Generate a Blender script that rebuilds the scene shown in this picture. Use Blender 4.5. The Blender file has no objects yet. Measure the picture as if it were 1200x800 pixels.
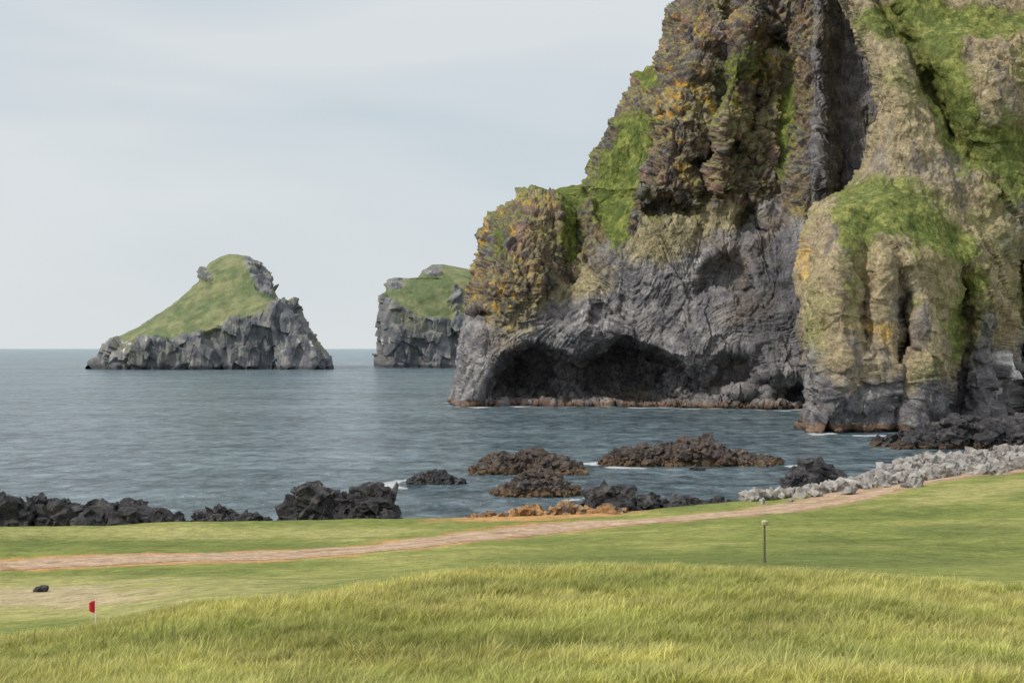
import bpy, bmesh, math, random
import numpy as np
from mathutils import Vector
rng=np.random.default_rng(7); random.seed(7)
F=1666.67; CH=14.0; HZ=408.0
sc=bpy.context.scene
# ---------------------------------------------------------------- noise
RT=np.random.default_rng(1).random((65536,4)).astype(np.float32)
G=np.random.default_rng(2).normal(size=(65536,3)).astype(np.float32); G/=np.linalg.norm(G,axis=1,keepdims=True)
def hsh(i,j,k):
    return ((i*73856093)^(j*19349663)^(k*83492791))&0xffff
def perlin(p):
    p=np.asarray(p,dtype=np.float32); i=np.floor(p).astype(np.int64); f=(p-i).astype(np.float32)
    u=f*f*f*(f*(f*6-15)+10); r=np.zeros(len(p),np.float32)
    for a in (0,1):
        wx=u[:,0] if a else 1-u[:,0]
        for b in (0,1):
            wy=u[:,1] if b else 1-u[:,1]
            for c in (0,1):
                wz=u[:,2] if c else 1-u[:,2]
                g=G[hsh(i[:,0]+a,i[:,1]+b,i[:,2]+c)]
                r+=wx*wy*wz*(g[:,0]*(f[:,0]-a)+g[:,1]*(f[:,1]-b)+g[:,2]*(f[:,2]-c))
    return r*1.6
def fbm(p,s=1.0,o=4,off=0.0,ridge=False,gain=0.5):
    p=np.asarray(p,dtype=np.float32)*s+off; t=np.zeros(len(p),np.float32); a=1.0; n=0
    for k in range(o):
        v=perlin(p)
        if ridge: v=1-2*np.abs(v)
        t+=a*v; n+=a; a*=gain; p=p*2.03+17.3
    return t/n
def worley(p,s=1.0,off=0.0):
    p=np.asarray(p,dtype=np.float32)*s+off; i=np.floor(p).astype(np.int64); n=len(p)
    d1=np.full(n,9.,np.float32); d2=np.full(n,9.,np.float32); hh=np.zeros(n,np.int64); vec=np.zeros((n,3),np.float32)
    for a in (-1,0,1):
        for b in (-1,0,1):
            for c in (-1,0,1):
                h=hsh(i[:,0]+a,i[:,1]+b,i[:,2]+c)
                q=np.stack([i[:,0]+a,i[:,1]+b,i[:,2]+c],1)+RT[h,:3]
                v=(p-q).astype(np.float32); d=np.sqrt((v*v).sum(1)); m=d<d1
                d2=np.where(m,d1,np.minimum(d2,d)); d1=np.where(m,d,d1); hh=np.where(m,h,hh); vec[m]=v[m]
    return d1,d2,hh,vec
def block(p,s=1.0,off=0.0):
    d1,d2,h,v=worley(p,s,off)
    val=RT[h,3]*2-1+1.6*(v*G[h]).sum(1)
    return val.astype(np.float32),(d2-d1)
def ss(x,a,b):
    t=np.clip((x-a)/(b-a),0,1); return t*t*(3-2*t)
def mix(a,b,t):
    return a+(np.asarray(b)-a)*t[:,None]
# ---------------------------------------------------------------- mesh helpers
def make_mesh(name,V,Fc,smooth=True,cols=None,mat=None,parent=None):
    V=np.asarray(V,np.float32); Fc=np.asarray(Fc,np.int32); k=Fc.shape[1]
    me=bpy.data.meshes.new(name)
    me.vertices.add(len(V)); me.vertices.foreach_set('co',V.ravel())
    me.loops.add(Fc.size); me.loops.foreach_set('vertex_index',Fc.ravel())
    me.polygons.add(len(Fc)); me.polygons.foreach_set('loop_start',np.arange(0,Fc.size,k,dtype=np.int32))
    me.polygons.foreach_set('loop_total',np.full(len(Fc),k,np.int32))
    me.polygons.foreach_set('use_smooth',np.full(len(Fc),smooth,bool))
    me.update(calc_edges=True)
    if cols is not None:
        for nm,c in cols.items():
            c=np.asarray(c,np.float32)
            if c.ndim==2:
                at=me.attributes.new(nm,'FLOAT_COLOR','POINT'); at.data.foreach_set('color',np.hstack([c,np.ones((len(c),1),np.float32)]).ravel())
            else:
                at=me.attributes.new(nm,'FLOAT','POINT'); at.data.foreach_set('value',c)
    ob=bpy.data.objects.new(name,me); sc.collection.objects.link(ob)
    if mat: me.materials.append(mat)
    if parent: ob.parent=parent
    return ob
def grid_faces(nr,nc,flip=False):
    r,c=np.meshgrid(np.arange(nr-1),np.arange(nc-1),indexing='ij'); a=(r*nc+c).ravel()
    f=np.stack([a,a+nc,a+nc+1,a+1],1)
    return f[:,::-1] if flip else f
def grid_normals(P):
    du=np.gradient(P,axis=1); dv=np.gradient(P,axis=0)
    n=np.cross(dv,du); n/=np.linalg.norm(n,axis=2,keepdims=True)+1e-9
    return n
# ---------------------------------------------------------------- node helpers
def new_mat(name):
    m=bpy.data.materials.new(name); m.use_nodes=True; nt=m.node_tree; nt.nodes.clear()
    o=nt.nodes.new('ShaderNodeOutputMaterial'); b=nt.nodes.new('ShaderNodeBsdfPrincipled')
    nt.links.new(b.outputs[0],o.inputs[0]); return m,nt,b
def nd(nt,t,**kw):
    n=nt.nodes.new(t)
    for k,v in kw.items(): setattr(n,k,v)
    return n
def noise(nt,vec,scale,detail=6,rough=0.6,dist=0.0):
    n=nd(nt,'ShaderNodeTexNoise'); n.inputs['Scale'].default_value=scale; n.inputs['Detail'].default_value=detail
    n.inputs['Roughness'].default_value=rough; n.inputs['Distortion'].default_value=dist
    nt.links.new(vec,n.inputs['Vector']); return n.outputs['Fac']
def maprange(nt,x,a,b,c,d):
    n=nd(nt,'ShaderNodeMapRange'); nt.links.new(x,n.inputs[0])
    for i,v in zip((1,2,3,4),(a,b,c,d)): n.inputs[i].default_value=v
    return n.outputs[0]
def mth(nt,op,a,b=None):
    n=nd(nt,'ShaderNodeMath',operation=op)
    for i,x in enumerate((a,b)):
        if x is None: continue
        if isinstance(x,(int,float)): n.inputs[i].default_value=x
        else: nt.links.new(x,n.inputs[i])
    return n.outputs[0]
def scalecol(nt,col,fac):
    n=nd(nt,'ShaderNodeVectorMath',operation='SCALE'); nt.links.new(col,n.inputs[0]); nt.links.new(fac,n.inputs['Scale']); return n.outputs[0]
def mapping(nt,vec,scale):
    n=nd(nt,'ShaderNodeMapping'); n.inputs['Scale'].default_value=scale; nt.links.new(vec,n.inputs[0]); return n.outputs[0]
def surf_mat(name,s1,s2,lo=0.6,hi=1.4,bump=0.4,rough=0.9,bs=1.0,spec=0.2):
    m,nt,b=new_mat(name); geo=nd(nt,'ShaderNodeNewGeometry').outputs['Position']
    a=nd(nt,'ShaderNodeAttribute',attribute_name='Col').outputs['Color']
    n1=noise(nt,geo,s1,6,0.68); n2=noise(nt,geo,s2,3,0.6,0.6)
    f=mth(nt,'MULTIPLY',maprange(nt,n1,0.3,0.7,lo,hi),maprange(nt,n2,0.3,0.7,lo+0.1,hi-0.1))
    nt.links.new(scalecol(nt,a,f),b.inputs['Base Color'])
    b.inputs['Roughness'].default_value=rough; b.inputs['Specular IOR Level'].default_value=spec
    bp=nd(nt,'ShaderNodeBump'); bp.inputs['Strength'].default_value=bs; bp.inputs['Distance'].default_value=bump
    nt.links.new(mth(nt,'ADD',n1,mth(nt,'MULTIPLY',n2,0.7)),bp.inputs['Height']); nt.links.new(bp.outputs[0],b.inputs['Normal'])
    return m
M_cliff=surf_mat('cliff_rock',0.5,2.2,0.58,1.42,0.5)
M_isl=surf_mat('island_rock',0.12,0.5,0.78,1.22,0.8)
M_rock=surf_mat('lava_rock',1.6,6.0,0.5,1.5,0.25,0.8,spec=0.35)
M_stone=surf_mat('pale_stone',1.2,5.0,0.7,1.3,0.08)
# ================================================================ sea cliff
def seg_dist(px,py,pts):
    d=np.full(px.shape,1e9)
    for (x0,y0),(x1,y1) in zip(pts[:-1],pts[1:]):
        dx,dy=x1-x0,y1-y0; t=np.clip(((px-x0)*dx+(py-y0)*dy)/(dx*dx+dy*dy),0,1)
        d=np.minimum(d,np.hypot(px-x0-t*dx,py-y0-t*dy))
    return d
def gb(PX,PY,cx,cy,rx,ry,rot=0):
    c,s=math.cos(math.radians(rot)),math.sin(math.radians(rot)); dx,dy=PX-cx,PY-cy
    return np.exp(-(((dx*c+dy*s)/rx)**2+((-dx*s+dy*c)/ry)**2))
def build(px,py,Y): return np.stack([(px-600)/F*Y,Y,CH+(HZ-py)/F*Y],2)
def add_back(P,nb,dx,dy):
    # carry the wall round behind the headland so it is a solid mass
    t=np.linspace(1,0,nb,endpoint=False)[None,:,None]
    first=P[:,:1,:]; back=first+t**1.3*np.array([dx,dy,0.0])[None,None,:]
    return np.concatenate([back,P],1)
def rnd(SD,w,R):
    s=1-np.clip(SD/w,0,1); return R*(1-np.sqrt(np.clip(1-s*s,0,1)))

# --- main cliff with headland
SA=[(524,500),(529,476),(533,455),(537,430),(540,400),(546,370),(551,345),(556,322),(561,295),(566,275),(577,260),(598,243),(615,232),(632,227),(655,224),(682,221),(692,206),(698,186),(706,165),(722,135),(738,112),(752,94),(770,82),(778,62),(786,42),(789,18),(800,0),(830,-60),(880,-200),(920,-330)]
sy=[p[1] for p in SA][::-1]; sx=[p[0] for p in SA][::-1]
py=np.concatenate([np.linspace(-330,-30,60,endpoint=False),np.linspace(-30,500,640)])
u=np.concatenate([np.linspace(0,1,780)])**1.15
L=np.interp(py,sy,sx); PX=L[:,None]+u[None,:]*(1090-L[:,None]); PY=np.repeat(py[:,None],len(u),1)
SD=seg_dist(PX,PY,SA)
base=np.interp(PX,[530,700,940,1120],[346,342,326,322])
lean=np.interp(PY,[-330,0,120,250,330,475,500],[110,42,26,12,4,0,0])
z0=np.stack([PX.ravel()/26,PY.ravel()/26,PX.ravel()*0],1)
lipnoise=fbm(z0,1,4).reshape(PX.shape)
def cave(cx,top,rx,bot,dep,soft=0.18):
    q=np.clip((bot-PY)/(bot-top),-0.4,1.6); r=((PX-cx)/rx)**2+np.clip(q,0,None)**2.2+0.30*lipnoise
    return dep*ss(-r,-1-soft,-0.35)*ss(-PY,-bot-8,-bot+6)
Y=base+lean+rnd(SD,np.interp(PY,[0,220,350,476],[46,34,30,22]),34)
# one broad sea-worn undercut, with a worn rib hanging half way along its roof
top=np.interp(PX,[535,552,566,590,620,645,662,680,700,730,765,800,835,865,882,905,928,950,1200],[500,478,444,412,399,401,410,415,403,394,402,418,442,456,446,436,438,444,444])+8*lipnoise
dm=np.interp(PX,[545,575,600,635,655,680,700,740,780,820,850,880,905,930,960],[0,14,23,22,16,15,22,28,24,13,4,8,8,13,15])
inner=fbm(z0,1.6,4,3.,True).reshape(PX.shape)
m_=ss(PY-top,-1,17)
Y+=dm*m_*(1-0.25*ss(PY,440,470))+1.8*inner*m_
Y-=0.5*dm*m_*ss(PY,468,476)
Y+=cave(868,412,36,452,9,.5)
Y+=cave(784,226,34,256,8)+cave(912,34,17,62,7)+cave(566,358,12,378,8)+cave(880,236,18,272,8)+cave(705,355,20,380,3)+cave(850,300,34,345,6,.4)+cave(820,186,12,206,5)+cave(862,160,9,185,5)
Y-=6*gb(PX,PY,795,440,20,40,10)+6*gb(PX,PY,900,450,22,40)+5*gb(PX,PY,680,380,30,26)
Y-=13*gb(PX,PY,800,120,48,150,10)-9*gb(PX,PY,915,150,26,150,4)+8*gb(PX,PY,860,100,16,130,12)
Y+=7*gb(PX,PY,838,150,7,120,8)+6*gb(PX,PY,885,120,6,120,6)+5*gb(PX,PY,775,150,6,90,14)
Y+=9*gb(PX,PY,722,215,22,60,25)+8*gb(PX,PY,675,275,14,60,5)-8*gb(PX,PY,610,330,30,60)
Y+=16*ss(PX,955,985)*ss(-PY,-310,-200)
Y-=5*ss(PY,345,395)*ss(-PX,-950,-640)*0.8
P=add_back(build(PX,PY,Y),40,70,150)
PXb=np.concatenate([np.repeat(PX[:,:1],40,1),PX],1); PYb=np.concatenate([np.repeat(PY[:,:1],40,1),PY],1)
def grass_A(px,pyy):
    return gb(px,pyy,727,205,30,50,25)*1.5+1.2*gb(px,pyy,668,270,16,52,5)+gb(px,pyy,748,165,18,40,15)+1.*gb(px,pyy,765,98,14,12)+1.*gb(px,pyy,922,140,14,75,6)+.8*gb(px,pyy,725,270,18,28)+.6*gb(px,pyy,850,110,20,50,15)+.7*gb(px,pyy,640,225,40,9)+.7*gb(px,pyy,588,285,12,28)+.5*gb(px,pyy,815,235,14,30)+.6*gb(px,pyy,880,70,30,26)
def detail_A(P,PX,PY):
    sh=P.shape; N=grid_normals(P).reshape(-1,3); p=P.reshape(-1,3); px=PX.ravel(); pyy=PY.ravel()
    line=np.interp(px,[520,600,650,700,750,800,850,900,950,960,1200],[350,376,345,305,268,255,243,236,262,-400,-400])
    wob=fbm(p,1/14,4)*34
    up=ss(line+wob-pyy,-10,10)
    lo=1-up
    w=p+1.2*np.stack([fbm(p,1/7,4,5.),fbm(p,1/7,4,9.),fbm(p,1/7,4,13.)],1)
    b1,e1=block(w*np.array([1,1,0.4]),1/5.5); b2,e2=block(w*np.array([1,1,.75]),1/2.3,7.); b3,e3=block(w,1/1.1,3.)
    dsp=fbm(p,1/22,4)*3.4
    soft=1-.75*ss(grass_A(px,pyy),.4,.9)
    crag=b1*0.95+b2*0.62+b3*0.24-0.7*np.exp(-e1*16)-0.35*np.exp(-e2*10)+fbm(p,1/6,6,3.,True,.58)*1.9
    dsp+=up*soft*crag
    # columnar basalt: bundles that bend as they run
    th=0.6+1.4*fbm(p,1/48,2,21.)+np.interp(px,[540,640,740,860,950,965,1000],[0.5,0.1,-0.35,0.8,1.1,0.0,0.0])
    a=p[:,0]*np.cos(th)+p[:,2]*np.sin(th); c=-p[:,0]*np.sin(th)+p[:,2]*np.cos(th)
    a=np.where(px>960,p[:,2],a); c=np.where(px>960,p[:,0]*1.1,c)
    q=np.stack([a*0.07+fbm(p,1/12,2)*.3,c*0.85+fbm(p,1/13,4,4.)*1.9,p[:,1]*0.06],1)
    col=fbm(q,1,3,0.,True,0.62)
    kc=.35+.65*ss(fbm(p,1/15,3,77.),-.3,.25)
    dsp+=lo*(.68*col*kc+fbm(p,1/8,5,2.,True)*1.1+b2*0.24+b1*0.45+.1*b3-.35*np.exp(-e1*16))
    P2=(p+N*dsp[:,None]).reshape(sh)
    return P2,up,col,(b1,b2,b3,e1,e2)
P2,up,colj,bl=detail_A(P,PXb,PYb)
def color_A(P,PX,PY,up,colj,bl):
    p=P.reshape(-1,3); px=PX.ravel(); pyy=PY.ravel(); N=grid_normals(P).reshape(-1,3); nz=N[:,2]
    n1=fbm(p,1/16,5,31.); n2=fbm(p,1/5,5,41.); n3=fbm(p,1/1.6,4,51.); n4=fbm(p*np.array([1,1,.35]),1/7,5,61.)
    g=np.tile(np.array([0.165,0.157,0.165]),(len(p),1))
    g=mix(g,[0.30,0.285,0.28],ss(n2+0.5*colj,0.0,0.7)); g=mix(g,[0.07,0.067,0.076],ss(-n2-0.5*colj,-0.05,0.6))
    g=mix(g,[0.30,0.235,0.165],0.6*ss(n1,0.05,0.45))
    g=mix(g,[0.34,0.29,0.15],0.8*ss(gb(px,pyy,770,285,50,28)+gb(px,pyy,655,330,70,30)+gb(px,pyy,840,250,60,26)+.5*gb(px,pyy,600,385,40,12)+.4*n2+.2*n3,0.3,0.8))
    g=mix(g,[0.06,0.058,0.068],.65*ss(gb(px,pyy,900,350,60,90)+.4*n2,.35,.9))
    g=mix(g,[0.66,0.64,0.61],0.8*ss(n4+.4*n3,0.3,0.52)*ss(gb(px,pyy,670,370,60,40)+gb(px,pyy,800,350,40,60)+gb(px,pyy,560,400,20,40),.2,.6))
    b=np.tile(np.array([0.205,0.15,0.115]),(len(p),1))
    b=mix(b,[0.09,0.07,0.066],ss(-n2+0.4*n3+0.4*bl[1],0.0,0.5)); b=mix(b,[0.29,0.18,0.135],ss(n4+.2*bl[0],0.1,0.5))
    b=mix(b,[0.37,0.32,0.21],0.75*ss(n1+n3*0.5,0.08,0.4)); b=mix(b,[.17,.16,.17],.7*ss(-n1+.4*bl[1],.12,.45))
    orng=ss(n2*0.8+n3*0.8+0.25*n1,0.16,0.36)*ss(1.4*gb(px,pyy,578,318,40,75)+.9*gb(px,pyy,790,90,32,90)+.6*gb(px,pyy,860,60,60,60)+1.0*gb(px,pyy,640,240,60,22)+.45*gb(px,pyy,930,200,26,80)+.45*gb(px,pyy,810,240,60,50)+n1*0.5,0.25,0.65)
    b=mix(b,[0.64,0.35,0.06],0.92*orng)
    moss=ss(nz+0.5*n2+0.3*n1,0.25,0.7); b=mix(b,[0.22,0.235,0.07],0.7*moss)
    c=g+(b-g)*np.clip(up,0,1)[:,None]
    gm=ss(grass_A(px,pyy)+0.55*n2+0.3*n3+0.25*nz,0.42,0.7)
    gcol=mix(np.tile(np.array([0.09,0.125,0.026]),(len(p),1)),[0.23,0.25,0.06],ss(n3+n2,-.3,.6))
    c=c+(gcol-c)*(gm*0.95)[:,None]
    z=p[:,2]+n2*1.0
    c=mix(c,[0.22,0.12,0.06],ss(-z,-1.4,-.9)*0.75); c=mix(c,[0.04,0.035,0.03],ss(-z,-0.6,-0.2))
    return c
cA=color_A(P2,PXb,PYb,up,colj,bl)
cliff=bpy.data.objects.new('sea_cliff',None); sc.collection.objects.link(cliff)
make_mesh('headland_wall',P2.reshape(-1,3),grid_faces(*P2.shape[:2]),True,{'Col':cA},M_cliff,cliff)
wA=P2.reshape(-1,3)

# --- near buttress
SB=[(934,540),(941,507),(956,472),(948,430),(941,380),(942,320),(948,275),(958,248),(980,228),(1002,212),(1018,180),(1024,130),(1012,65),(996,20),(985,0),(960,-120),(940,-330)]
sy=[p[1] for p in SB][::-1]; sx=[p[0] for p in SB][::-1]
py=np.concatenate([np.linspace(-330,-30,50,endpoint=False),np.linspace(-30,540,600)]); u=np.concatenate([np.linspace(0,.55,340,endpoint=False),np.linspace(.55,1,100)])
L=np.interp(py,sy,sx); PX=L[:,None]+u[None,:]*(1560-L[:,None]); PY=np.repeat(py[:,None],len(u),1); SD=seg_dist(PX,PY,SB)
lean=np.interp(PY,[-330,0,100,190,225,300,420,507,540],[100,52,38,25,17,5,1,0,0])
Y=236+lean+rnd(SD,np.interp(PY,[0,200,300,500],[34,34,30,20]),26)
Y+=np.interp(PX,[1000,1060,1120,1200,1300,1560],[0,2,14,30,34,38])*ss(PY,60,330)
nn=fbm(np.stack([PX.ravel()/30,PY.ravel()/30,PX.ravel()*0],1),1,3,3.).reshape(PX.shape)
cl=1052+8*np.sin(PY/50.)+6*nn
Y+=12*np.exp(-((PX-cl)/8)**2)*ss(PY,300,380)
Y+=8*np.exp(-((PX-1128+10*nn)/11)**2)*ss(PY,300,360)-6*gb(PX,PY,1092,400,24,110)-6*gb(PX,PY,1165,330,26,70,-15)+8*np.exp(-((PX-1198+9*nn)/13)**2)*ss(PY,250,330)
Y+=9*np.exp(-((PX-(1050+0.55*(PY-40)+10*nn))/16)**2)*ss(-PY,-200,-150)
Y-=7*gb(PX,PY,1045,95,30,48)+6*gb(PX,PY,1150,110,34,60,-20)-6*gb(PX,PY,1105,130,16,80,-25)
Y-=3.5*gb(PX,PY,985,330,14,110)-3*gb(PX,PY,1012,360,9,90,4)+3*gb(PX,PY,1035,300,14,60)
P=add_back(build(PX,PY,Y),30,60,110)
PXb=np.concatenate([np.repeat(PX[:,:1],30,1),PX],1); PYb=np.concatenate([np.repeat(PY[:,:1],30,1),PY],1)
sh=P.shape; N=grid_normals(P).reshape(-1,3); p=P.reshape(-1,3); px=PXb.ravel(); pyy=PYb.ravel()
gr=1.3*gb(px,pyy,1040,245,60,38,8)+gb(px,pyy,1110,285,40,22,20)+1.35*gb(px,pyy,1112,110,32,95,-20)+1.1*gb(px,pyy,1055,25,60,24)+gb(px,pyy,1170,25,60,26)+1.*gb(px,pyy,1185,180,30,60)+.85*gb(px,pyy,1120,390,14,60)+.7*gb(px,pyy,1150,330,24,28)+.65*gb(px,pyy,1000,320,24,60)+.5*gb(px,pyy,1070,350,12,50)
soft=1-.55*ss(gr,.45,.95)
w=p+2*np.stack([fbm(p,1/10,3,5.),fbm(p,1/10,3,9.),fbm(p,1/10,3,13.)],1)
b1,e1=block(w*np.array([1,1,.6]),1/8.,2.); b2,e2=block(w,1/2.4,5.)
q=p*np.array([1/2.2,1/2.2,1/14.]); q[:,0]+=fbm(p,1/12,2)*1.5
rib=fbm(q,1,4,0,True)
rough=ss(pyy+30*fbm(p,1/10,3),400,450)*0.8+0.4+0.7*ss(px,1110,1150)
dsp=fbm(p,1/18,4)*3.0+soft*(fbm(p,1/4,5,2.)*1.0+rib*0.8+rough*(b1*0.8+b2*0.3)+fbm(p,1/1.2,3)*0.2)
PB=(p+N*dsp[:,None]).reshape(sh); p=PB.reshape(-1,3); nz=grid_normals(PB).reshape(-1,3)[:,2]
n1=fbm(p,1/14,5,31.); n2=fbm(p,1/4,5,41.); n3=fbm(p,1/1.1,4,51.); n4=fbm(p*np.array([1,1,.25]),1/3,4,61.)
c=np.tile(np.array([0.335,0.27,0.165]),(len(p),1))
c=mix(c,[0.46,0.375,0.235],ss(n2,0,.5)); c=mix(c,[0.19,0.15,0.105],ss(n4+.4*n3,0.05,.5)); c=mix(c,[0.25,0.25,0.09],.65*ss(n1+.4*n2,-.05,.4))
c=mix(c,[.21,.19,.18],.6*ss(-n1+.5*n4,.1,.5))
gl=np.interp(px,[930,1000,1050,1070,1120,1160,1300],[415,448,425,465,440,400,400])
grey=mix(np.tile(np.array([0.17,0.16,0.165]),(len(p),1)),[0.29,0.27,0.26],ss(n2+n4,0,.7)); grey=mix(grey,[.07,.065,.07],ss(-n2+n4*.5,0,.6))
gm=ss(pyy-gl+n1*60+n2*25,-16,16); c=c+(grey-c)*gm[:,None]
gm2=ss(gb(px,pyy,1215,240,60,130)*.9+gb(px,pyy,1004,120,14,90)*1.2+gb(px,pyy,1160,400,20,60)*.7+n2*.5,.5,.85)*.75; c=c+(grey-c)*gm2[:,None]
c=mix(c,[0.56,0.35,0.09],.75*ss(gb(px,pyy,1035,395,22,28)+gb(px,pyy,948,300,8,50)+.6*gb(px,pyy,990,380,30,14)+.5*gb(px,pyy,1180,480,40,12)+n2*.7+n3*.7,.7,1.15))
m=ss(gr+.5*n2+.35*n3+.2*nz,.44,.74)
gc=mix(np.tile(np.array([0.09,0.125,0.026]),(len(p),1)),[0.235,0.25,0.065],ss(n3+n2,-.3,.6)); c=c+(gc-c)*(m*.92)[:,None]
sp=ss(n3,0.34,.42)*ss(gb(px,pyy,1160,115,38,64),.3,.6); c=mix(c,[.5,.49,.44],.9*sp)
c=mix(c,[.8,.78,.75],.85*ss(gb(px,pyy,1177,440,5,36)+.3*n3,.45,.7))
z=p[:,2]+n2*1.; c=mix(c,[0.2,0.115,0.06],ss(-z,-1.6,-1.)*.75); c=mix(c,[.035,.03,.028],ss(-z,-.7,-.3))
make_mesh('buttress',p,grid_faces(*sh[:2]),True,{'Col':c},M_cliff,cliff); wB=p

# ================================================================ islands
def island(name,Lp,Rp,Y0,gline,rock_blobs,slope,seed,amp=1.0,mott=.35):
    y0=Lp[0][1]; y1=Lp[-1][1]
    n=230; py=np.linspace(y0,y1+14,n); u=np.linspace(0,1,330)
    L=np.interp(py,[a[1] for a in Lp],[a[0] for a in Lp]); R=np.interp(py,[a[1] for a in Rp],[a[0] for a in Rp])
    PX=L[:,None]+u[None,:]*(R-L)[:,None]; PY=np.repeat(py[:,None],len(u),1)
    out=list(reversed(Lp))+list(Rp); SD=seg_dist(PX,PY,out)
    gy=np.interp(PX,[a[0] for a in gline],[a[1] for a in gline])
    above=np.clip(gy-PY,0,None)*0.56
    Yf=Y0+rnd(SD,26,26)+above*slope
    Yb=2*Yf.max()-Yf+30; 
    P=np.concatenate([build(PX,PY,Yf),build(PX[:,::-1],PY,Yb[:,::-1])],1); P=np.concatenate([P,P[:,:1]],1)
    PXc=np.concatenate([PX,PX[:,::-1],PX[:,:1]],1).ravel(); PYc=np.concatenate([PY,PY,PY[:,:1]],1).ravel(); gyc=np.concatenate([gy,gy[:,::-1],gy[:,:1]],1).ravel()
    sh=P.shape; N=grid_normals(P).reshape(-1,3); p=P.reshape(-1,3)
    N=np.nan_to_num(N)
    n0=fbm(p,1/30,4,seed); n00=fbm(p,1/12,4,seed+4)
    g=ss(gyc-PYc+n0*10+n00*6,-2,5); 
    rk=sum(gb(PXc,PYc,*b) for b in rock_blobs); g*=1-ss(rk+mott*n0+mott*n00,.45,.7)
    b1,e1=block(p*np.array([1,1,.45]),1/20.,seed); b2,e2=block(p*np.array([1,1,.6]),1/7.,seed)
    rib=fbm(p*np.array([1,1,.2]),1/9,4,seed,True)
    dsp=fbm(p,1/50,4,seed)*4+(1-g)*(b1*3.4+b2*1.6+rib*2.5)*amp+fbm(p,1/8,4,seed)*1.1
    wtop=np.clip((PYc-y0)/26,0.15,1)
    P=(p+N*(dsp*wtop)[:,None]).reshape(sh); p=P.reshape(-1,3)
    n1=fbm(p,1/22,5,31.); n2=fbm(p,1/7,5,41.); n4=fbm(p*np.array([1,1,.18]),1/6,4,61.)
    c=np.tile(np.array([.185,.185,.188]),(len(p),1)); c=mix(c,[.27,.26,.24],ss(n2+b2*.3,0,.6)); c=mix(c,[.115,.12,.135],ss(-n2+.5*rib,.0,.7))  # distance haze put into the island colours: paler, bluer, softer contrast
    c=mix(c,[.225,.225,.14],.65*ss(n1,-.05,.4)*ss(gyc+34-PYc,0,20))
    c=mix(c,[.72,.71,.69],.85*ss(n4,.22,.42)*ss(PYc,393,400)*ss(-PYc,-428,-412))
    gc=mix(np.tile(np.array([.115,.15,.062]),(len(p),1)),[.21,.215,.10],ss(n2+n1,-.4,.5)); c=c+(gc-c)*(g*.93)[:,None]
    c=mix(c,[.08,.08,.085],ss(-p[:,2]-n2*2,-3.5,-1.5))
    return make_mesh(name,p,grid_faces(*sh[:2]),True,{'Col':c},M_isl)
island('sea_stack_island',[(268,298),(258,301),(246,308),(238,318),(234,330),(222,341),(207,352),(180,371),(158,386),(142,395),(131,402),(129,412),(127,426),(112,431),(108,434)],
 [(278,298),(292,301),(301,308),(308,320),(317,336),(327,352),(349,357),(353,372),(364,388),(377,402),(381,412),(384,428),(384,431),(385,434)],
 935,[(100,402),(130,403),(210,398),(250,385),(290,371),(330,360),(345,361),(400,420)],[(242,324,9,9),(296,308,14,7,30),(306,330,10,24,-30),(340,365,18,10)],1.3,3.)
island('grassy_sea_stack_island',[(506,310),(498,317),(489,326),(463,327),(456,334),(449,345),(445,370),(444,390),(443,425),(442,431)],
 [(520,310),(552,316),(700,330),(720,380),(730,425),(730,431)],1015,[(440,345),(465,352),(485,366),(510,374),(545,386),(600,400),(700,400)],[(508,318,16,8),(535,345,9,16),(540,378,14,10),(464,335,12,7)],0.9,8.,0.9,.75)

# ================================================================ terrain
cols_=[-800,0,300,600,900,1200,2200]
rows_=[-400,-60,0,10,25,40,50,60,70,80,90,100,115,130,200,300,700]
T=np.array([[14]*7,[13.2]*7,[12.3]*7,[10.9]*7,[8.3,7.9,8.0,8.1,8.1,8.0,9],[6.0,6.0,7.0,7.6,7.55,7.05,8],[5,5.05,5.75,6.25,6.3,6.05,7.5],[4.2,4.1,4.5,4.9,5.1,5.0,7],
[3.5,3.5,3.7,4.0,4.3,4.35,6.5],[3.2,3.2,3.2,3.4,3.75,4.15,6],[3.1,3.1,3.1,3.0,3.35,3.85,6],[3,3,3,2.8,3.0,3.6,6],[3,3,3,2.7,2.9,3.45,6],[3,3,3,2.6,2.8,3.25,6],[3,3,3,2.6,2.8,3.2,10],[3,3,3,3,3,6,20],[3,3,3,3,3,20,40]],float)
def tab(x,y):
    ci=np.interp(600+F*x/np.maximum(y,18),cols_,np.arange(7)); ri=np.interp(y,rows_,np.arange(len(rows_)))
    c0=np.clip(ci.astype(int),0,5); r0=np.clip(ri.astype(int),0,len(rows_)-2); fc=ci-c0; fr=ri-r0; fc=fc*fc*(3-2*fc)
    return (T[r0,c0]*(1-fc)+T[r0,c0+1]*fc)*(1-fr)+(T[r0+1,c0]*(1-fc)+T[r0+1,c0+1]*fc)*fr
def shoreD(x): return np.interp(x,[-400,-200,-60,-32,-10,0,12,26.4,46,60,75,90,130,400],[60,78,84,87,92,94.5,100,111,128,150,190,222,275,330])
def elev(x,y):
    x=np.asarray(x,float); y=np.asarray(y,float)
    z=sum(tab(x,y+o)*w for o,w in ((-4,.15),(-2,.2),(0,.3),(2,.2),(4,.15)))
    p=np.stack([x,y,x*0],-1).reshape(-1,3)
    z=z+(fbm(p,1/13,3,3.)*0.26+fbm(p,1/3.5,3,5.)*0.07).reshape(x.shape)
    D=shoreD(x)+(fbm(p,1/7,3,9.)*1.8).reshape(x.shape); wb=ss(x,20,38)*(1-ss(x,90,110))
    z=z+wb*0.75*np.exp(-((y-D-5)/3.2)**2)
    f=ss(y,D+7*wb-1.0,D+7*wb+8); return z*(1-f)-4.5*f
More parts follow.
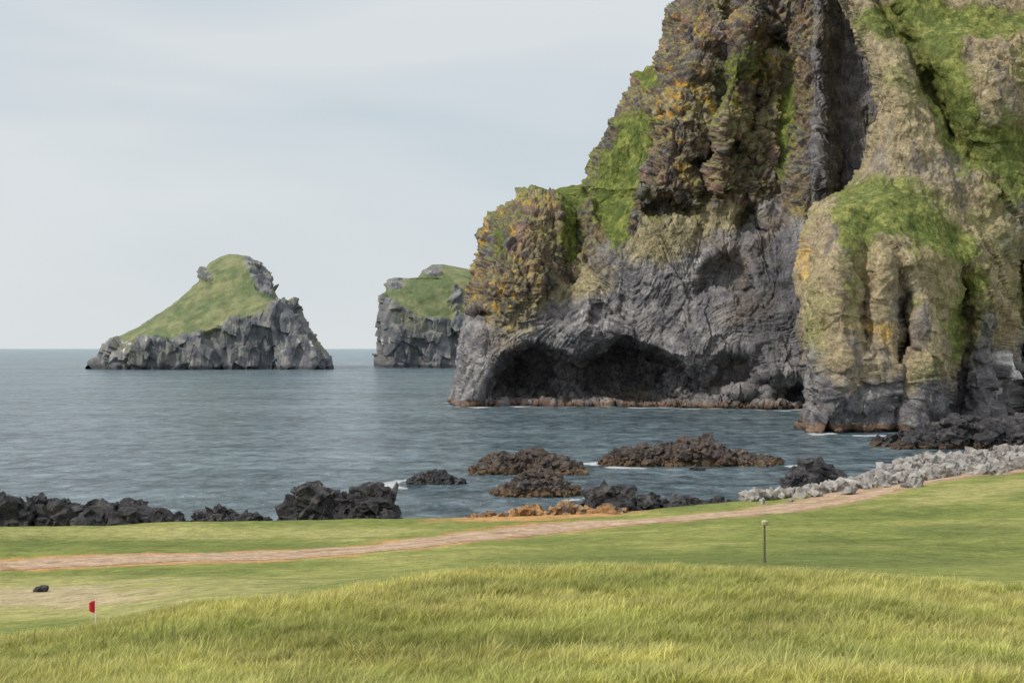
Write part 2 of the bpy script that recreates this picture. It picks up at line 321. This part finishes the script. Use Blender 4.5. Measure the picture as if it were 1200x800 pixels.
def ray(px,py,lo=22,hi=240):
    d=np.linspace(lo,hi,2500); x=(px-600)/F*d; z=elev(x,d); r=CH+(HZ-py)/F*d
    k=np.where(z>=r)[0]
    i=k[0] if len(k) else -1
    return float(x[i]),float(d[i])
def axis(parts):
    return np.unique(np.concatenate(parts))
xs=axis([np.linspace(-400,-60,35),np.arange(-60,75,0.4),np.linspace(75,400,50)])
ys=axis([np.linspace(-300,15,30),np.arange(15,150,0.33),np.linspace(150,330,80)])
X,Yg=np.meshgrid(xs,ys); Zg=elev(X,Yg)
p=np.stack([X.ravel(),Yg.ravel(),Zg.ravel()],1)
yy=np.maximum(p[:,1],5); tpx=600+F*p[:,0]/yy; tpy=HZ+F*(CH-p[:,2])/yy
pathpts=[(-260,668),(-100,666),(0,662),(120,657),(250,653),(400,646),(500,637),(575,626),(650,617),(740,611),(830,606),(900,599),(960,590),(1010,578),(1045,567)]
pw=[ray(*q,lo=56) for q in pathpts]; pw.append((pw[-1][0]+8,pw[-1][1]+6)); pw.append((pw[-1][0]+14,pw[-1][1]+16))
pw=np.array(pw)
def smooth_line(pts,n=500):
    t=np.arange(len(pts)); tt=np.linspace(0,len(pts)-1,n); o=np.stack([np.interp(tt,t,pts[:,0]),np.interp(tt,t,pts[:,1])],1)
    k=np.hanning(61); k/=k.sum()
    op=np.pad(o,((30,30),(0,0)),mode='reflect',reflect_type='odd')
    return np.stack([np.convolve(op[:,i],k,'valid') for i in (0,1)],1)
pl=smooth_line(pw)
pd=np.full(len(p),50.)
near=(p[:,1]>50)&(p[:,1]<150)&(np.abs(p[:,0])<75)
idx=np.where(near)[0]; q=p[idx,:2]; dd=np.full(len(idx),50.)
for s0,s1 in zip(pl[:-1:6],pl[6::6]):
    v=s1-s0; t=np.clip(((q-s0)@v)/(v@v),0,1); dd=np.minimum(dd,np.hypot(q[:,0]-s0[0]-t*v[0],q[:,1]-s0[1]-t*v[1]))
pd[idx]=dd
p2=p*np.array([1,1,0]); n1=fbm(p2,1/12,5,31.); n2=fbm(p2,1/3,5,41.); n3=fbm(p2,1/.9,3,51.); n5=fbm(p2*np.array([.35,1,1]),1/2.2,4,71.)
c=np.tile(np.array([0.19,0.215,0.058]),(len(p),1)); c=mix(c,[0.30,0.295,0.095],ss(n1+.5*n5,-.1,.45)); c=mix(c,[.125,.155,.042],ss(-n1+.5*n2+.4*n5,.08,.5)*.85)
c=mix(c,[.12,.15,.042],.75*ss(gb(tpx,tpy,1000,655,260,14)+gb(tpx,tpy,1120,622,120,10)+.6*gb(tpx,tpy,650,655,200,9)+.4*n1+.3*n5,.4,.9))
# drier strips
dry=gb(tpx,tpy,90,695,230,17)*1.5+gb(tpx,tpy,0,710,190,16)*1.2+.9*gb(tpx,tpy,1150,575,130,14,-8)+.9*gb(tpx,tpy,250,624,340,11)+.5*gb(tpx,tpy,600,680,400,8)+.5*gb(tpx,tpy,1000,640,120,5)
c=mix(c,[.36,.33,.13],.75*ss(dry+.45*n2+.35*n5,.3,.8)); c=mix(c,[.43,.345,.21],.85*ss(gb(tpx,tpy,60,698,250,18)+.9*n5+.5*n2,.6,.9))
c=mix(c,[.13,.14,.05],.7*ss(gb(tpx,tpy,60,698,280,22)*.5-.9*n5+.5*n3,.6,.9))
c=mix(c,[.50,.25,.08],.9*ss(-pd+n2*2.2+n3*.8,-3.3,-2.1)*ss(-p[:,0],-12,4)); c=mix(c,[.44,.28,.16],.8*ss(-pd+n2*1.4,-2.9,-1.9))
# shore rim: bare earth and rock
D=shoreD(p[:,0]); rim=p[:,1]-D+n2*2.5
c=mix(c,[.48,.27,.11],.95*ss(rim,-4.2,-3.0)*ss(-np.abs(p[:,0]-2.0)+n2*3,-8,-5)); c=mix(c,[.13,.10,.08],ss(rim,0.8,2.2)*(1-ss(p[:,0],26,34))); c=mix(c,[.3,.28,.25],ss(rim,0.,1.5)*ss(p[:,0],26,34))
M_gr=surf_mat('ground_grass',1.3,7.0,0.66,1.34,0.1,0.95,1.0,0.1)
make_mesh('ground',p,grid_faces(len(ys),len(xs),True),True,{'Col':c},M_gr)
# path ribbon
nw=13; tn=np.gradient(pl,axis=0); tn/=np.linalg.norm(tn,axis=1,keepdims=True); nr=np.stack([-tn[:,1],tn[:,0]],1)
pp=np.stack([pl[:,0],pl[:,1],pl[:,0]*0],1); wl=2.0+fbm(pp,1/2.5,4,3.)*.9; wr=2.0+fbm(pp,1/2.5,4,13.)*.9
s=np.linspace(-1,1,nw); off=np.where(s[None]<0,s[None]*wl[:,None],s[None]*wr[:,None])
rx=pl[:,0:1]+nr[:,0:1]*off; ry=pl[:,1:2]+nr[:,1:2]*off; rz=elev(rx,ry)+0.055-0.04*np.abs(s[None])**6
rp=np.stack([rx.ravel(),ry.ravel(),rz.ravel()],1); m1=fbm(rp,1/4,4,2.); m2=fbm(rp,1/.8,3,7.); sa=np.abs(np.tile(s,len(pl)))
c=np.tile(np.array([.43,.30,.20]),(len(rp),1)); c=mix(c,[.36,.22,.135],ss(m1,0,.5)); c=mix(c,[.50,.38,.27],ss(-np.abs(sa-.45)+m2*.2,-.15,0)); c=mix(c,[.27,.24,.11],.6*ss(-sa+m2*.5+m1*.5,-.02,0.12))
make_mesh('gravel_path',rp,grid_faces(len(pl),nw,True),True,{'Col':c},M_gr)

# ================================================================ rocks
def ico(sub):
    bm=bmesh.new(); bmesh.ops.create_icosphere(bm,subdivisions=sub,radius=1); V=np.array([v.co[:] for v in bm.verts]); Fc=np.array([[v.index for v in f.verts] for f in bm.faces]); bm.free(); return V,Fc
ICO={k:ico(k) for k in (1,2,3,4)}
def rotm(r,tilt=0.6):
    a,b,g=r.uniform(0,6.28),r.uniform(-tilt,tilt),r.uniform(-tilt,tilt)
    Rz=np.array([[math.cos(a),-math.sin(a),0],[math.sin(a),math.cos(a),0],[0,0,1]]); Rx=np.array([[1,0,0],[0,math.cos(b),-math.sin(b)],[0,math.sin(b),math.cos(b)]]); Ry=np.array([[math.cos(g),0,math.sin(g)],[0,1,0],[-math.sin(g),0,math.cos(g)]])
    return Rz@Rx@Ry
def join_rocks(name,items,sub,pal,seed,disp=.35,smooth=False,mat=None,tide=None):
    V0,F0=ICO[sub]; r=np.random.default_rng(seed); Vs=[];Fs=[];tone=[]
    for k,(x,y,z,sx,sy_,sz) in enumerate(items):
        v=V0*np.array([sx,sy_,sz]); v=v@rotm(r,.45).T+np.array([x,y,z]); Vs.append(v); Fs.append(F0+k*len(V0)); tone.append(np.full(len(V0),r.random()))
    V=np.concatenate(Vs); Fc=np.concatenate(Fs); tone=np.concatenate(tone); ctr=np.concatenate([np.tile([i[:3]],(len(V0),1)) for i in items]); rad=np.concatenate([np.full(len(V0),(i[3]+i[4]+i[5])/3) for i in items])
    d=V-ctr; dn=d/(np.linalg.norm(d,axis=1,keepdims=True)+1e-6)
    sd=V+seed*3.1+tone[:,None]*40
    b,e=block(sd/rad[:,None],1.5); b2,_=block(sd,1.6)
    V=V+dn*((b*disp*.7+fbm(sd,1.2,3,0,True)*.3*disp)*rad+b2*.14*disp)[:,None]
    n=fbm(V,.8,4,2.); n2=fbm(V,2.5,3,5.); a=np.array(pal[0]); c=np.tile(a,(len(V),1)); c=mix(c,pal[1],ss(n+.5*(tone-.5),-.1,.4)); c=mix(c,pal[2],ss(n2+.6*(tone-.5),.15,.5))
    if len(pal)>3: c=mix(c,pal[3],ss(-n2+.8*(tone-.5)+.4*n,.2,.5))
    if tide: c=mix(c,tide,.8*ss(-V[:,2]-n*.5,-.9,-.5))
    return make_mesh(name,V,Fc,smooth,{'Col':c},mat or M_rock)
def heap(name,px0,px1,d,h,depth,pal,seed,prof=None,n=70,r0=.5,r1=1.3,zb=0.0,sub=3,tide=None):
    r=np.random.default_rng(seed); x0=(px0-600)/F*d; x1=(px1-600)/F*d; it=[]
    for k in range(n):
        u=r.uniform(0.02,.98); v=r.uniform(-1,1); env=(1-abs(2*u-1)**2.5)**.6 if prof is None else np.interp(u,np.linspace(0,1,len(prof)),prof)
        e=env*(1-v*v)**.5
        rad=r.uniform(r0,r1)*(.45+.55*e); top=zb+h*e*r.uniform(.72,1.0)
        sx=rad*r.uniform(.9,1.6); sz=rad*r.uniform(.6,1.)
        it.append((x0+(x1-x0)*u,d+depth+depth*v*.9,top-sz*.8,sx,rad*r.uniform(.8,1.3),sz))
        if top-sz>rad*.8+zb-0.5: it.append((x0+(x1-x0)*u,d+depth+depth*v*.8,(top-sz+zb)/2,rad*1.3,rad*1.2,(top-zb)*.55))
    return join_rocks(name,it,sub,pal,seed,disp=.45,tide=tide)
BL=[(.04,.038,.041),(.095,.087,.085),(.024,.024,.028)]
BR=[(.082,.062,.05),(.155,.108,.072),(.04,.036,.037),(.10,.093,.09)]
OR=[(.34,.18,.07),(.46,.31,.15),(.17,.11,.07),(.12,.10,.09)]
heap('lava_rocks',-260,208,88.5,4.4,2.6,BL,11,[.9,.9,1,1.05,1.0,.9,.85,.8,.75,.6],160,.4,1.1,.8)
heap('lava_rocks',200,328,90,3.3,1.5,BL,12,[.5,.8,.9,.95,.8,.4],60,.3,.6,.9)
heap('lava_rocks',322,466,92,4.9,2.3,BL,13,[.45,.85,1,.9,.8,.9,.95,.85,.3],110,.35,1.0,.4)
heap('lava_rocks',690,905,101,4.1,2.6,BL,14,[.6,.95,1,.85,.7,.75,.7,.65,.6,.5,.3],130,.4,1.1,.3)
heap('lava_rocks',1040,1290,196,4.6,6,BL,15,[.2,.5,.75,.9,.8,.95,1,1],130,.8,1.9,0,tide=(.12,.08,.05))
heap('tidal_rocks',553,688,157,2.8,3.2,BR,21,[.25,.7,.9,.8,1,.9,.75,.7,.2],100,.4,1.1,-.2,tide=(.15,.095,.05))
heap('tidal_rocks',577,683,133.5,2.7,2.6,BR,22,[.2,.4,.6,.95,1,.8,.5,.2],90,.35,.9,-.2,tide=(.15,.095,.05))
heap('tidal_rocks',476,541,146,1.5,1.4,BL,23,[.3,.8,1,.7,.3],30,.4,.7,-.1)
heap('tidal_rocks',708,922,168,3.9,4,BR,24,[.25,.5,.65,.6,.75,1,.95,.55,.4,.3,.25],140,.5,1.4,-.2,tide=(.15,.095,.05))
heap('tidal_rocks',812,826,163,.7,.6,BL,25,None,5,.3,.5,-.1)
heap('lava_boulder',932,974,131,3.4,1.2,BL,26,[.5,.9,1,.8],12,.9,1.3,.4)
heap('kelp_covered_rocks',540,745,95.0,1.7,1.8,OR,27,[.4,.6,.5,.9,.6,1,.7,.9,.5],130,.2,.55,1.9,2)
# pale boulders along the shore
it=[]; r=np.random.default_rng(5)
while len(it)<2800:
    x=r.uniform(17,78); w=np.interp(x,[17,24,30,46,78],[1.2,3,7,13,14]); y=float(shoreD(x))+r.uniform(-1.2,w)+(-r.exponential(1.2) if r.random()<.06 else 0)
    rad=(.2+.34*r.random()**2.2)*np.interp(x,[19,30],[.8,1.15])
    it.append((x,y,0,rad*r.uniform(.9,1.5),rad*r.uniform(.8,1.2),rad*r.uniform(.7,1.05)))
A=np.array(it); z=elev(A[:,0],A[:,1]); A[:,2]=np.maximum(z,-.3)+A[:,5]*.55; 
join_rocks('boulder_bank',[tuple(a) for a in A],2,[(.30,.28,.255),(.43,.41,.375),(.13,.12,.115),(.22,.19,.165)],31,.55,False,M_stone)
# small dark stone on the rough
x,y=ray(48,693,50); join_rocks('field_stone',[(x,y,float(elev(x,y))+.07,.24,.2,.14)],3,BL,41)

# ================================================================ marker post & golf flag
def cyl(bm,x,y,z0,z1,r0,r1,n=12,mi=0,lean=(0,0)):
    a=[bm.verts.new((x+r0*math.cos(t*2*math.pi/n),y+r0*math.sin(t*2*math.pi/n),z0)) for t in range(n)]; b=[bm.verts.new((x+lean[0]+r1*math.cos(t*2*math.pi/n),y+lean[1]+r1*math.sin(t*2*math.pi/n),z1)) for t in range(n)]
    for i in range(n): f=bm.faces.new((a[i],a[(i+1)%n],b[(i+1)%n],b[i])); f.material_index=mi
    f=bm.faces.new(b); f.material_index=mi; f=bm.faces.new(a[::-1]); f.material_index=mi
def plain(name,c,ro=.6):
    m,nt,b=new_mat(name); g=nd(nt,'ShaderNodeNewGeometry').outputs['Position']; rgb=nd(nt,'ShaderNodeRGB'); rgb.outputs[0].default_value=(*c,1)
    nt.links.new(scalecol(nt,rgb.outputs[0],maprange(nt,noise(nt,g,9,4),.3,.7,.75,1.25)),b.inputs['Base Color']); b.inputs['Roughness'].default_value=ro; return m
Mw=plain('weathered_wood',(.10,.085,.05)); My=plain('pale_paint',(.40,.38,.22)); Mwh=plain('white_paint',(.75,.75,.72)); Mr=plain('red_cloth',(.62,.03,.03))
def fin(bm,name,x,y,z,mats):
    bmesh.ops.recalc_face_normals(bm,faces=bm.faces); me=bpy.data.meshes.new(name); bm.to_mesh(me); bm.free(); ob=bpy.data.objects.new(name,me); sc.collection.objects.link(ob); ob.location=(x,y,z)
    for m in mats: me.materials.append(m)
    return ob
x,y=ray(896,659,52); bm=bmesh.new(); cyl(bm,0,0,-.3,1.42,.045,.035); cyl(bm,0,0,1.42,1.46,.05,.12,14,1); cyl(bm,0,0,1.46,1.58,.12,.14,14,1); cyl(bm,0,0,1.58,1.64,.14,.06,14,1); cyl(bm,0,0,.0,.12,.08,.06,12,0)
fin(bm,'marker_post',x,y,float(elev(x,y)),[Mw,My])
x,y=ray(112,744); bm=bmesh.new(); cyl(bm,0,0,-.2,.88,.016,.012,8,0)
nx,nzz=7,5; g=[]
for i in range(nx):
    row=[]
    for j in range(nzz):
        t=i/(nx-1); row.append(bm.verts.new((-.01-t*.15,.03*math.sin(t*6),.86-j/(nzz-1)*(.34-.14*t)-.06*t)))
    g.append(row)
for i in range(nx-1):
    for j in range(nzz-1): f=bm.faces.new((g[i][j],g[i+1][j],g[i+1][j+1],g[i][j+1])); f.material_index=1
fin(bm,'golf_flag',x,y,float(elev(x,y)),[Mwh,Mr])

# ================================================================ tall grass
m,nt,b=new_mat('tall_grass_blades'); geo=nd(nt,'ShaderNodeNewGeometry').outputs['Position']
hA=nd(nt,'ShaderNodeAttribute',attribute_name='h').outputs['Fac']; rA=nd(nt,'ShaderNodeAttribute',attribute_name='rr').outputs['Fac']
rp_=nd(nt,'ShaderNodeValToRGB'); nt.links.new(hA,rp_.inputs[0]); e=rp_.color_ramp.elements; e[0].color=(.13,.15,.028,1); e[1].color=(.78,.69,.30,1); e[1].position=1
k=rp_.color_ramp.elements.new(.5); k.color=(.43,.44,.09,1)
mm=noise(nt,mapping(nt,geo,(.7,1.3,.1)),.42,5,.65); m2=noise(nt,geo,3.,3,.6); m3=noise(nt,mapping(nt,geo,(.5,1.0,.1)),.22,3,.6)
f=mth(nt,'MULTIPLY',maprange(nt,mm,.3,.7,.6,1.34),maprange(nt,rA,0,1,.6,1.4))
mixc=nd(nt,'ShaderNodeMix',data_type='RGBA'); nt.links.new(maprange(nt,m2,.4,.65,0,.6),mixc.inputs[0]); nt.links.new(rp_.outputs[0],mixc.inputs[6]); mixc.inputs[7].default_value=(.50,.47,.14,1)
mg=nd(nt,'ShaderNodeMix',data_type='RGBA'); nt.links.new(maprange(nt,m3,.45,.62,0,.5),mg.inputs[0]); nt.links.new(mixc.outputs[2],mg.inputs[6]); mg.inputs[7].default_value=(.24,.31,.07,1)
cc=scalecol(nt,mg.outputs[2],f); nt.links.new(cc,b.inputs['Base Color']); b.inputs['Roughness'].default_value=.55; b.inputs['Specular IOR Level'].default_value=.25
tr=nd(nt,'ShaderNodeBsdfTranslucent'); nt.links.new(cc,tr.inputs[0]); mx=nd(nt,'ShaderNodeMixShader'); mx.inputs[0].default_value=.35
nt.links.new(b.outputs[0],mx.inputs[1]); nt.links.new(tr.outputs[0],mx.inputs[2]); nt.links.new(mx.outputs[0],[n for n in nt.nodes if n.type=='OUTPUT_MATERIAL'][0].inputs[0])
M_blade=m
coll=bpy.data.collections.new('grass_tufts')
for t in range(6):
    r=np.random.default_rng(100+t); Vs=[];Fs=[];H=[];RR=[]; nB=75
    for k in range(nB):
        rad=abs(r.normal(0,.17)); an=r.uniform(0,6.28); bx,by=rad*math.cos(an),rad*math.sin(an); ht=r.uniform(.22,.50)*(1.2 if r.random()<.15 else 1)*(1-.6*min(rad,.4))
        wd=r.uniform(.004,.010); ya=r.uniform(0,3.14); ux,uy=math.cos(ya)*wd,math.sin(ya)*wd
        ln=np.array([.10+r.normal(0,.10),r.normal(0,.10)])*ht/.35; b0=len(Vs); rv=r.random()
        for s_,wf in ((0,1),(.4,.9),(.75,.7)):
            ox,oy=ln*s_**1.8; zz=ht*(s_-.12*s_**3)
            Vs+= [(bx+ox-ux*wf,by+oy-uy*wf,zz-.03),(bx+ox+ux*wf,by+oy+uy*wf,zz-.03)]; H+=[s_*ht/.5]*2
        ox,oy=ln; Vs.append((bx+ox,by+oy,ht*.88-.03)); H.append(ht/.5)
        Vs.append((bx+ox,by+oy,ht*.88-.03)); H.append(ht/.5)
        Fs+=[(b0,b0+1,b0+3,b0+2),(b0+2,b0+3,b0+5,b0+4),(b0+4,b0+5,b0+7,b0+6)]; RR+=[rv]*8
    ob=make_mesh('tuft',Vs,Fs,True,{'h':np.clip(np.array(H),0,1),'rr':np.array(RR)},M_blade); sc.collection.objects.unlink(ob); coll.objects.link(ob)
r=np.random.default_rng(9); N_=20000; y=20+(r.random(N_)**.85)*28; x=(r.uniform(-200,1400,N_)-600)/F*y
bd=np.interp(600+F*x/y,[-300,0,150,300,450,600,1200,1500],[37,37.5,39.5,41.5,44,45.5,44.5,44])
pn=np.stack([x,y,x*0],1); bd=bd+fbm(pn,1/4,4,3.)*3.2; dist=bd-y; keep=dist>0; x,y,dist,pn=x[keep],y[keep],dist[keep],pn[keep]
scl=(.3+.7*ss(dist,0,7))*(1+.6*fbm(pn,1/1.6,3,7.))*r.uniform(.75,1.3,len(x)); z=elev(x,y)
me=bpy.data.meshes.new('tall_grass'); me.from_pydata(list(zip(x,y,z)),[],[])
at=me.attributes.new('scl','FLOAT','POINT'); at.data.foreach_set('value',scl.astype(np.float32))
at=me.attributes.new('rotz','FLOAT','POINT'); at.data.foreach_set('value',(r.normal(0,.8,len(x))+1.5*fbm(pn,1/5,2,1.)).astype(np.float32))
go=bpy.data.objects.new('tall_grass',me); sc.collection.objects.link(go)
ng=bpy.data.node_groups.new('scatter_grass','GeometryNodeTree'); ng.interface.new_socket('Geometry',in_out='INPUT',socket_type='NodeSocketGeometry'); ng.interface.new_socket('Geometry',in_out='OUTPUT',socket_type='NodeSocketGeometry')
gi=ng.nodes.new('NodeGroupInput'); gout=ng.nodes.new('NodeGroupOutput'); iop=ng.nodes.new('GeometryNodeInstanceOnPoints'); m2p=ng.nodes.new('GeometryNodeMeshToPoints')
ci=ng.nodes.new('GeometryNodeCollectionInfo'); ci.inputs['Collection'].default_value=coll; ci.inputs['Separate Children'].default_value=True; ci.inputs['Reset Children'].default_value=True
a1=ng.nodes.new('GeometryNodeInputNamedAttribute'); a1.data_type='FLOAT'; a1.inputs[0].default_value='scl'; a2=ng.nodes.new('GeometryNodeInputNamedAttribute'); a2.data_type='FLOAT'; a2.inputs[0].default_value='rotz'
cx=ng.nodes.new('ShaderNodeCombineXYZ'); lk=ng.links.new
lk(gi.outputs[0],m2p.inputs[0]); lk(m2p.outputs[0],iop.inputs['Points']); lk(ci.outputs[0],iop.inputs['Instance']); iop.inputs['Pick Instance'].default_value=True
lk(a1.outputs[0],iop.inputs['Scale']); lk(a2.outputs[0],cx.inputs[2]); lk(cx.outputs[0],iop.inputs['Rotation']); lk(iop.outputs[0],gout.inputs[0])
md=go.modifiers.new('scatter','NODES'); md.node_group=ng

# ================================================================ sea
xs=axis([-np.geomspace(90,30000,40),np.arange(-90,120,1.0),np.geomspace(120,30000,40)]); ys=axis([np.linspace(-2000,70,8),np.arange(70,370,1.0),np.geomspace(370,40000,60)])
X,Yg=np.meshgrid(xs,ys); p=np.stack([X.ravel(),Yg.ravel(),X.ravel()*0],1)
foam=np.zeros(len(p))
for W in (wA,wB):
    s_=W[(np.abs(W[:,2])<.6)&(W[:,1]<380)]; bx=np.round(s_[:,0]).astype(int); mn={}
    for a,b_ in zip(bx,s_[:,1]): mn[a]=min(mn.get(a,1e9),b_)
    ks=sorted(mn); yw=np.interp(p[:,0],ks,[mn[k_] for k_ in ks],left=1e6,right=1e6)
    dw=yw-p[:,1]; foam=np.maximum(foam,ss(-np.abs(dw-4.),-10,-2))
nf=fbm(p,1/9,4,3.); foam=foam*ss(nf,-0.04,.2)
for a,b_,d in ((553,688,159),(577,683,136),(476,541,147),(708,922,171)):
    cx_=((a+b_)/2-600)/F*d; rx_=(b_-a)/2/F*d+1.5; rr=np.hypot((p[:,0]-cx_)/rx_,(p[:,1]-d)/5.5); foam=np.maximum(foam,.95*ss(-np.abs(rr-1.05),-.32,-.05)*ss(nf,-.12,.2))
m,nt,b=new_mat('sea_water'); geo=nd(nt,'ShaderNodeNewGeometry').outputs['Position']
w1=noise(nt,mapping(nt,geo,(1.0,.75,1)),.34,6,.75,.6); w2=noise(nt,mapping(nt,geo,(1,.8,1)),1.6,4,.6,.3); w3=noise(nt,mapping(nt,geo,(.4,1,1)),.02,4,.55); w4=noise(nt,mapping(nt,geo,(.5,.8,1)),.09,5,.7,.3)
hgt=mth(nt,'ADD',mth(nt,'ADD',mth(nt,'MULTIPLY',w1,3.6),mth(nt,'MULTIPLY',w2,.5)),mth(nt,'MULTIPLY',w4,4.)); bp=nd(nt,'ShaderNodeBump'); bp.inputs['Strength'].default_value=1.; bp.inputs['Distance'].default_value=1.3; nt.links.new(hgt,bp.inputs['Height']); nt.links.new(bp.outputs[0],b.inputs['Normal'])
fa=nd(nt,'ShaderNodeAttribute',attribute_name='foam').outputs['Fac']; fn=noise(nt,geo,.9,6,.7); fm=maprange(nt,mth(nt,'ADD',fa,fn),0.95,1.15,0,1)
mc=nd(nt,'ShaderNodeMix',data_type='RGBA'); nt.links.new(maprange(nt,mth(nt,'ADD',mth(nt,'MULTIPLY',w3,.25),mth(nt,'ADD',mth(nt,'MULTIPLY',w1,1.),mth(nt,'MULTIPLY',w4,.5))),.74,1.02,0,1),mc.inputs[0]); mc.inputs[6].default_value=(.028,.07,.095,1); mc.inputs[7].default_value=(.30,.41,.46,1)  # light and dark of the ripples painted into the water's base colour
mc2=nd(nt,'ShaderNodeMix',data_type='RGBA'); nt.links.new(fm,mc2.inputs[0]); nt.links.new(mc.outputs[2],mc2.inputs[6]); mc2.inputs[7].default_value=(.85,.87,.87,1); nt.links.new(mc2.outputs[2],b.inputs['Base Color'])
nt.links.new(maprange(nt,fm,0,1,.2,.8),b.inputs['Roughness']); b.inputs['IOR'].default_value=1.33
make_mesh('sea',p,grid_faces(len(ys),len(xs),True),True,{'foam':foam},m)

# ================================================================ sky, sun, camera
w=bpy.data.worlds.new('World'); sc.world=w; w.use_nodes=True; nt=w.node_tree; nt.nodes.clear()
o=nt.nodes.new('ShaderNodeOutputWorld'); bg=nt.nodes.new('ShaderNodeBackground'); nt.links.new(bg.outputs[0],o.inputs[0]); bg.inputs[1].default_value=.1
sun_pos=Vector((-.78,-.42,.80)).normalized(); el=math.asin(sun_pos.z)
sky=nd(nt,'ShaderNodeTexSky',sky_type='NISHITA'); sky.sun_disc=False; sky.sun_elevation=el; sky.sun_rotation=math.atan2(sun_pos.x,sun_pos.y); sky.air_density=1.0; sky.dust_density=2.0
tc=nd(nt,'ShaderNodeTexCoord').outputs['Generated']
cn=noise(nt,mapping(nt,tc,(1.0,1.0,3.2)),2.4,4,.45,.4)
cr=nd(nt,'ShaderNodeValToRGB'); nt.links.new(cn,cr.inputs[0]); e=cr.color_ramp.elements; e[0].position=.36; e[0].color=(.56,.65,.71,1); e[1].position=.60; e[1].color=(.74,.78,.80,1)
sep=nd(nt,'ShaderNodeSeparateXYZ'); nt.links.new(tc,sep.inputs[0])
hz=nd(nt,'ShaderNodeMix',data_type='RGBA'); nt.links.new(maprange(nt,sep.outputs[2],0.0,.15,1,0),hz.inputs[0]); nt.links.new(cr.outputs[0],hz.inputs[6]); hz.inputs[7].default_value=(.76,.80,.82,1)
zen=nd(nt,'ShaderNodeMix',data_type='RGBA'); nt.links.new(maprange(nt,sep.outputs[2],0.22,.7,0,1),zen.inputs[0]); nt.links.new(hz.outputs[2],zen.inputs[6]); zen.inputs[7].default_value=(1.04,1.09,1.15,1)
ten=nd(nt,'ShaderNodeVectorMath',operation='SCALE'); nt.links.new(zen.outputs[2],ten.inputs[0]); ten.inputs['Scale'].default_value=10.
mxs=nd(nt,'ShaderNodeMix',data_type='RGBA'); mxs.inputs[0].default_value=.9; nt.links.new(sky.outputs[0],mxs.inputs[6]); nt.links.new(ten.outputs[0],mxs.inputs[7]); nt.links.new(mxs.outputs[2],bg.inputs[0])
sl=bpy.data.lights.new('sun','SUN'); sl.energy=2.7; sl.angle=math.radians(5); sl.color=(1,.94,.85); so=bpy.data.objects.new('sun',sl); sc.collection.objects.link(so); so.rotation_euler=(-sun_pos).to_track_quat('-Z','Y').to_euler()
cam=bpy.data.cameras.new('camera'); cam.lens=50; cam.sensor_width=36; cam.shift_y=8/1200; cam.clip_end=60000; cam.clip_start=.1
co=bpy.data.objects.new('camera',cam); sc.collection.objects.link(co); co.location=(0,0,CH); co.rotation_euler=(math.radians(90),0,0); sc.camera=co
sc.view_settings.view_transform='Standard'; sc.view_settings.look='None'; sc.view_settings.exposure=0
print('verts',sum(len(o.data.vertices) for o in bpy.data.objects if o.type=='MESH'))
